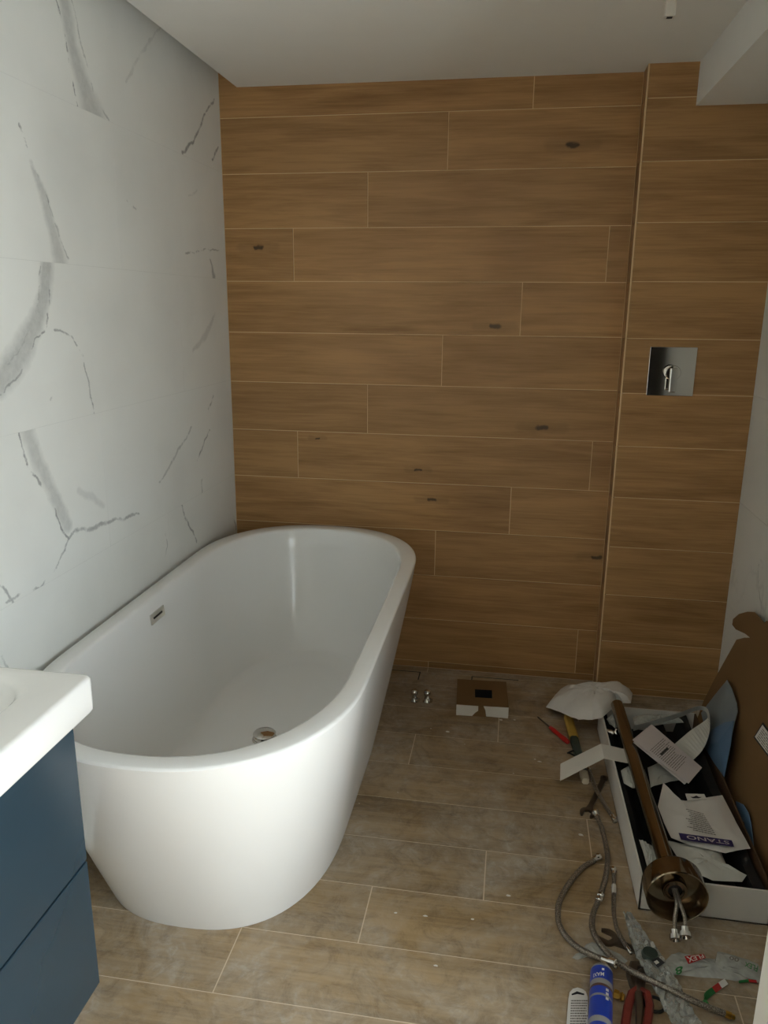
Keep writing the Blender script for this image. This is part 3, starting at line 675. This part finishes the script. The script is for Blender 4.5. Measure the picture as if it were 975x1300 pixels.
# ------------------------------------------------------------ tools on the floor
# yellow and green handled tool
ht = thing('hand_tool', 'long hand tool with yellow shaft, dark green grip and cream end', 'tool')
a = fl(721, 910, .013); b = fl(743.5, 992, .013); d = (b-a)
def tl_(t): return a+d*t
def flatbar(t0, t1, w0, w1, h):
    u = d.normalized(); s = u.cross(Vector((0, 0, 1)))
    return loft([[tl_(t)+s*w_*c_+Vector((0, 0, h*z_)) for c_, z_ in ((-1, -.6), (-.6, -1), (.6, -1), (1, -.6), (1, .6), (.6, 1), (-.6, 1), (-1, .6))] for t, w_ in ((t0, w0*.9), (t0+.01, w0), (t1-.01, w1), (t1, w1*.9))])
pyd('shaft', *flatbar(0, .37, .016, .017, .011), M['yellow'], ht, False)
pyd('grip', *flatbar(.37, .88, .0145, .0125, .012), M['dgreen'], ht, False)
pyd('end_cap', *flatbar(.88, 1.0, .014, .012, .011), M['cream'], ht, False)
q = tl_(.60)+Vector((-.022, -.006, .0))
pyd('wrist_ring', *tube([q+Vector((.014*math.cos(k*math.pi/6), .011*math.sin(k*math.pi/6), .002+.004*math.sin(k))) for k in range(13)], .003, 8, 3), M['blackrub'], ht, True)
# red screwdriver
sd_ = thing('screwdriver', 'small red-handled screwdriver lying beside the yellow tool', 'screwdriver')
a = fl(698, 923, .010); b = fl(722, 943, .010); dd = (b-a); Ld = dd.length
pyd('handle', *lathe(a, dd, [(.004, 0), (.008, .004), (.009, .03), (.008, Ld*.5), (.010, Ld*.8), (.008, Ld-.004), (.004, Ld)], 14), M['red'], sd_, True)
pyd('blade', *lathe(a, -dd, [(.003, -.005), (.003, .07), (.0035, .075), (.001, .085)], 10), M['steel'], sd_, True)
# spanners
def spanner(name, jaw, tail, w_, label, zc=.004, jr=.021):
    t = thing(name, label, 'spanner')
    j = fl(*jaw, zc); e = fl(*tail, zc); u = (e-j).normalized(); s = Vector((-u.y, u.x, 0)); Ls = (e-j).length
    ang0 = math.atan2(u.y, u.x)
    pts = []
    for k in range(19):                                   # open C-shaped jaw
        an = ang0+math.pi-math.radians(38)-math.radians(284)*k/18; pts.append(j+Vector((math.cos(an), math.sin(an), 0))*jr*(1.06 if k in (0, 18) else 1))
    inn = [j+s*-jr*.46-u*jr*.75, j+s*-jr*.46+u*jr*.25, j+u*jr*.5, j+s*jr*.46+u*jr*.25, j+s*jr*.46-u*jr*.75]
    loop = pts+ (inn if (pts[-1]-inn[0]).length < (pts[-1]-inn[-1]).length else inn[::-1])
    pyd('jaw', *prism([p+Vector((0, 0, -.004)) for p in loop], .008), M['steel'], t)
    a_ = j+u*jr*.8
    pyd('shank', *loft([[a_+u*q_+s*w_*k1*c_+Vector((0, 0, .003*z_)) for c_, z_ in ((-1, -1), (1, -1), (1, 1), (-1, 1))] for q_, k1 in ((0, .7), (.02, .5), (Ls*.5, .45), (Ls-jr*.8, .5))]), M['steel'], t)
    pyd('ring_end', *lathe(e-Vector((0, 0, .004)), (0, 0, 1), [(.007, 0), (.0125, 0), (.0125, .008), (.007, .008), (.007, 0)], 18, False, False), M['steel'], t, False)
spanner('spanner', (746, 1032), (767, 988), .017, 'steel open-ended spanner lying beside the carton edge', .005, .024)
spanner('spanner', (771, 1190), (822, 1214), .020, 'dark steel spanner half under the clear plastic strip', .005, .026)
# braided hoses
def hose(pxs, r, label, ends, zs=None, sleeve=None, coupling=None):
    t = thing('braided_hose', label, 'hose')
    zs = zs or [r+.001]*len(pxs); P = [fl(x, y, z) for (x, y), z in zip(pxs, zs)]
    pyd('hose', *tube(P, r, 12, 8), M['braid'], t, True)
    for k, (typ) in enumerate(ends):
        p, q_ = (P[0], P[1]) if k == 0 else (P[-1], P[-2]); dd = (p-q_).normalized()
        if typ == 'nut': pr = [(r*.9, -.012), (r*1.25, -.012), (r*1.25, .0), (r*1.55, .002), (r*1.65, .006), (r*1.55, .012), (r*1.1, .013), (r*.9, .008)]
        elif typ == 'sleeve': pr = [(r*1.05, -.02), (r*1.1, 0), (r*1.45, .001), (r*1.5, .018), (r*1.2, .0185), (r*1.1, .010)]
        else: pr = [(r*.9, -.01), (r*1.1, -.01), (r*1.1, .003), (r*.8, .004), (r*.8, .011), (r*.6, .012)]
        lift = Vector((0, 0, max(0, max(a for a, _ in pr)+.0005-p.z)))
        pyd('end_fitting', *lathe(p+lift, dd, pr, 16), M['brass'] if typ == 'brass' else M['chrome'], t, True)
    if coupling:
        c_, n_ = fl(*coupling[0], r+.0040), fl(*coupling[1], r+.0040); dd = n_-c_
        pyd('coupling', *lathe(c_, dd, [(r*1.1, 0), (r*1.5, .002), (r*1.5, .010), (r*1.15, .012), (r*1.15, .016), (r*1.5, .018), (r*1.5, .028), (r*1.1, .030)], 16), M['chrome'], t, True)
    if sleeve:
        c_, n_ = fl(*sleeve[0], r+.001), fl(*sleeve[1], r+.001)
        pyd('white_sleeve', *lathe(c_, n_-c_, [(r*1.15, 0), (r*1.2, .001), (r*1.2, (n_-c_).length)], 12), M['white'], t, True)
    return t
hose([(757, 1091), (738, 1103), (717, 1130), (708.5, 1153), (712, 1178), (730, 1200), (755, 1214), (774, 1221)], .0072, 'curved braided hose reaching down to the blue cartridge', ('nut', 'sleeve'), [.009, .008, .008, .008, .008, .011, .027, .0415])
hose([(757, 1034), (765, 1055), (771, 1085), (769, 1112), (761, 1140), (753, 1160), (753, 1182), (768, 1206), (793, 1228), (840, 1251), (890, 1275), (926, 1289)], .0072, 'long braided hose with a coupling running past the red pliers', ('nut', 'brass'), [.021, .013, .008, .008, .008, .0085, .0145, .0165, .0285, .042, .026, .013], None, ((763, 1136), (757.5, 1150)))
hose([(779, 1107), (779.5, 1130), (779, 1155), (783, 1178), (793, 1198), (799, 1207)], .0052, 'thin braided hose with a white sleeve beside the carton corner', ('nut', None), [.007]*3+[.0105, .017, .022], ((779.4, 1124), (779.6, 1135)))
hose([(748, 977), (756, 1000), (768, 1022), (779, 1039)], .0062, 'short braided hose close along the carton side', (None, 'nut'), [.0095, .018, .018, .011])
# pale plastic sleeve under the hoses
loose('plastic_sleeve', [(726, 1216), (731, 1211), (738, 1208), (744, 1199), (752, 1196), (770, 1203), (788, 1212), (797, 1220), (791, 1226), (770, 1222), (745, 1215), (733, 1219)], .0005, .006, M['bag'], 'pale flattened plastic sleeve under the braided hoses', 'plastic sleeve', 31)
# silicone cartridge
sc_ = thing('sealant_cartridge', 'blue sealant cartridge lying beside the white blister card', 'cartridge')
a = fl(764, 1232.5, .026); a.z = .0262; b = fl(762, 1300, .026); ud = Vector((b.x-a.x, b.y-a.y, 0)).normalized()
bands = [(0, .010, 'cartgrey', .0255), (.010, .048, 'cartblue', .026), (.048, .062, 'cartgrey', .026), (.062, .069, 'cartbrown', .026), (.069, .090, 'cartblue', .026), (.090, .096, 'cartgrey', .026), (.096, .150, 'cartblue', .026), (.150, .165, 'cartgrey', .026), (.165, .215, 'cartblue', .026)]
for s0, s1, mt, r in bands:
    pr = [(r, s0), (r, s1)] if s0 else [(.018, 0), (.0235, .001), (.0255, .005), (r, s1)]
    pyd('tube_cap' if not s0 else 'tube_band', *lathe(a, ud, pr, 32, True, True), M[mt], sc_, True)
side = ud.cross(Vector((0, 0, 1)))                        # points to -x or +x
rt = Vector((1, 0, 0))
def oncyl(th, s): return a+ud*s+(rt*math.sin(th)+Vector((0, 0, 1))*math.cos(th))*.0263
text_fit('MAXI', lambda u, v: oncyl(.30-1.0*u, .040-.011*v) if False else oncyl(-.85+1.0*(1-u), .031+.011*v), M['paper'], sc_)
m = MB()
for t0, t1, s0, s1 in ((-.05, .16, .019, .025), (.35, .62, .074, .081), (.35, .62, .085, .092), (.35, .62, .098, .105)):
    m = MB(); cols = [[oncyl(t0+(t1-t0)*k/4, s0), oncyl(t0+(t1-t0)*k/4, s1)] for k in range(5)]
    v, f = loft(cols, False, False, False); pyd('label_patch', v, f, M['paper'], sc_)
# blister card
bc = thing('blister_card', 'white printed blister card with a hanger slot beside the cartridge', 'card')
ol = [(719, 1302), (721.5, 1270), (723, 1262), (727, 1257.5), (733, 1255.8), (739, 1257.5), (743.5, 1261), (746, 1268), (746.5, 1302)]
o, q = sheet('card', ol, .001, .005, M['paper'], bc)
far = [fl(x, 1340, .001) for x in (717, 747)]
pyd('card_lower', *prism([q[0], q[-1], far[1], far[0]], .005), M['paper'], bc)
sheet('hanger_slot', [(725.5, 1262), (732.5, 1258.6), (742, 1261.8), (741.5, 1263.4), (733, 1262), (726, 1263.6)], .0062, .0004, M['inkdark'], bc)
ln = [fl(*p, .0063) for p in ((722.5, 1302), (744.5, 1302), (744.5, 1266), (724, 1266))]
print_lines(bilin(*ln), [.04+.09*i for i in range(10)], M['ink'], o, seed=12, u0=.05, u1=1.1, thick=.5)
# clear plastic strip with fittings in it
P = [fl(796, 1158, .007), fl(806, 1180, .014), fl(818, 1203, .022), fl(833, 1228, .030), fl(846, 1252, .027), fl(860, 1278, .017), fl(874, 1303, .010)]
cw = thing('plastic_strip', 'crinkled clear plastic strip with a black label near the red pliers', 'plastic strip')
rnd = random.Random(3); PP = smooth_path(P, 5); rg = []
for i, p in enumerate(PP):
    dd = (PP[min(i+1, len(PP)-1)]-PP[max(i-1, 0)]).normalized(); s = dd.cross(Vector((0, 0, 1))).normalized(); wv = .010+.022*min(1, i/12); row = []
    for k in range(9): row.append(p+s*wv*(k/4-1)+Vector((0, 0, rnd.uniform(-.004, .007))))
    row += [q-Vector((0, 0, .0025)) for q in row[::-1]]; rg.append(row)
pyd('film', *loft(rg), M['clear'], cw)
sheet('label', [(827, 1220), (836, 1215.5), (844, 1222.5), (835, 1229)], .037, .001, M['inkdark'], cw)
sheet('label_mark', [(830, 1221), (834, 1219), (837, 1222), (833, 1224.5)], .0382, .0004, M['paper'], cw)
pyd('green_washer', *lathe(fl(825, 1214, .0225), (0, 0, 1), [(.010, 0), (.020, 0), (.021, .006), (.018, .012), (.010, .012)], 20), M['dgreen'], cw, True)
# FLEX bag
fx = thing('hose_bag', 'translucent hose bag with red and green upside-down print on the floor', 'bag')
ol = [(838, 1232), (843, 1222), (852, 1212), (862, 1209), (880, 1216), (908, 1218), (911, 1208), (925, 1211), (950, 1219), (962, 1224), (968, 1238), (972, 1247), (966, 1250), (955, 1243), (935, 1246), (915, 1243), (885, 1241), (860, 1238), (846, 1240)]
fb_ = pyd('bag_film', *pillow([fl(x, y, .001) for x, y in ol], .009, None, 6, .3, 17, 0, 3), M['bag'], fx, True)
def print_on(quad, txt, mt, bgm=None, z=.0125, pad=(.06, .12)):
    q = [fl(*p, z) for p in quad]
    if bgm: pyd('print_panel', *prism(q, .0004), M[bgm], fx)
    f_ = bilin(*q, (0, 0, .0008)); text_fit(txt, lambda u, v: f_(pad[0]+(1-2*pad[0])*u, pad[1]+(1-2*pad[1])*v), M[mt], fx, 'lettering', .015)
# quads: text bottom-left, bottom-right, top-right, top-left
print_on([(893, 1211), (869, 1214), (874, 1224), (896, 1216)], 'FLEX', 'paper', 'red')
print_on([(964, 1226), (945, 1220), (944, 1227), (962, 1236)], 'FLEX', 'green')
print_on([(940, 1216), (925, 1213), (925, 1219), (938, 1223)], '00', 'ink')
print_on([(868, 1224), (856, 1228), (858, 1240), (866, 1238)], '8', 'green')
def band(quad, mt): q = [fl(*p, .006) for p in quad]; pyd('colour_stripe', *prism(q, .001), M[mt], fx)
band([(938, 1245), (950, 1243.5), (951, 1247), (938, 1248)], 'green'); band([(950, 1243.5), (960, 1244.5), (961, 1248), (951, 1247)], 'red')
ts = thing('striped_strip', 'thin plastic strip with green, red and white sections on the floor', 'strip')
pp = [(897, 1276), (894, 1270), (898, 1263), (906, 1257), (914, 1251), (922, 1246)]
for k, (i0, i1, mt) in enumerate(((0, 3, 'green'), (3, 4, 'red'), (4, 5, 'paper'))):
    pyd('strip_section', *ribbon([fl(*pp[i], .0072) for i in range(i0, i1+1)], .013, .002, (.3, .6, .15), 4 if i1-i0 > 1 else 0), M[mt], ts)
# pliers
pl = thing('pliers', 'slip-joint pliers with worn red handles beside the black ring', 'pliers')
def bar(pxs, ws, z, h, name, mt):
    P = [fl(x, y, z[i] if isinstance(z, list) else z) for i, (x, y) in enumerate(pxs)]; rgs = []
    for i, p in enumerate(P):
        dd = (P[min(i+1, len(P)-1)]-P[max(i-1, 0)]).normalized(); s = dd.cross(Vector((0, 0, 1))); w_ = ws[i]
        rgs.append([p+s*w_*c_+Vector((0, 0, h*z_)) for c_, z_ in ((-1, -.5), (-.6, -1), (.6, -1), (1, -.5), (1, .5), (.6, 1), (-.6, 1), (-1, .5))])
    pyd(name, *loft(rgs), M[mt], pl)
bar([(818, 1226), (806, 1226), (803, 1238), (806, 1250), (810, 1262)], [.008, .013, .015, .013, .010], .010, .008, 'jaw', 'steel')
bar([(826, 1240), (823, 1230), (815, 1236), (812, 1250), (812, 1262)], [.006, .010, .012, .012, .010], .013, .008, 'jaw', 'steel')
bar([(810, 1256), (802, 1262), (797, 1280), (794, 1300), (793, 1325)], [.007, .009, .010, .010, .008], .011, .009, 'handle', 'wornred')
bar([(813, 1258), (822, 1262), (825, 1278), (822, 1300), (818, 1325)], [.007, .008, .009, .009, .008], [.013, .0166, .0178, .0175, .014], .009, 'handle', 'wornred')
bar([(810, 1262), (812, 1280), (811, 1300), (810, 1322)], [.010, .010, .007, .006], .013, .008, 'centre_shank', 'steel')
# rings and fittings
rc = fl(831, 1275, .004); tag(pyd('rubber_ring', *tube([rc+Vector((.022*math.cos(k*math.pi/8), .020*math.sin(k*math.pi/8), 0)) for k in range(17)], .0035, 10, 2), M['blackrub'], None, True), 'black rubber sealing ring beside the red pliers', 'ring')
bf = thing('brass_fitting', 'small brass pipe fitting between the cartridge and the pliers', 'fitting')
q = fl(786, 1264, .011)
pyd('fitting_body', *lathe(q+Vector((-.012, .004, 0)), (1, -.35, 0), [(.008, 0), (.0105, .001), (.0105, .012), (.008, .013), (.008, .024), (.006, .025)], 6), M['brass'], bf)
pyd('fitting_collar', *lathe(q+Vector((.003, -.001, 0)), (1, -.35, 0), [(.009, 0), (.011, .002), (.009, .005)], 16), M['brass'], bf, True)
# plaster crumbs
rnd = random.Random(11)
for k, (x, y, r) in enumerate([(568, 929, .012), (653, 914, .008), (636, 914, .010), (685, 967, .011), (679, 964, .008), (737, 1060, .014), (505, 1006, .004), (456, 1020, .004), (645, 1137, .010), (502, 1159, .008), (540, 1163, .009), (600, 1167, .007), (553, 1226, .008), (547, 925, .006), (590, 945, .004), (652, 982, .005)]):
    r *= .68; c_ = fl(x, y, 0); n = 7; an = rnd.uniform(0, 6)
    low = [c_+Vector((r*rnd.uniform(.6, 1.2)*math.cos(an+6.283*i/n), r*.6*rnd.uniform(.6, 1.2)*math.sin(an+6.283*i/n), .0002)) for i in range(n)]
    hi = [c_+(q-c_)*.6+Vector((0, 0, r*.3)) for q in low]
    tag(pyd('plaster_crumb', *loft([low, hi]), M['white']), 'small white plaster crumb lying on the floor tiles', 'crumb', 'plaster crumbs scattered over the floor')
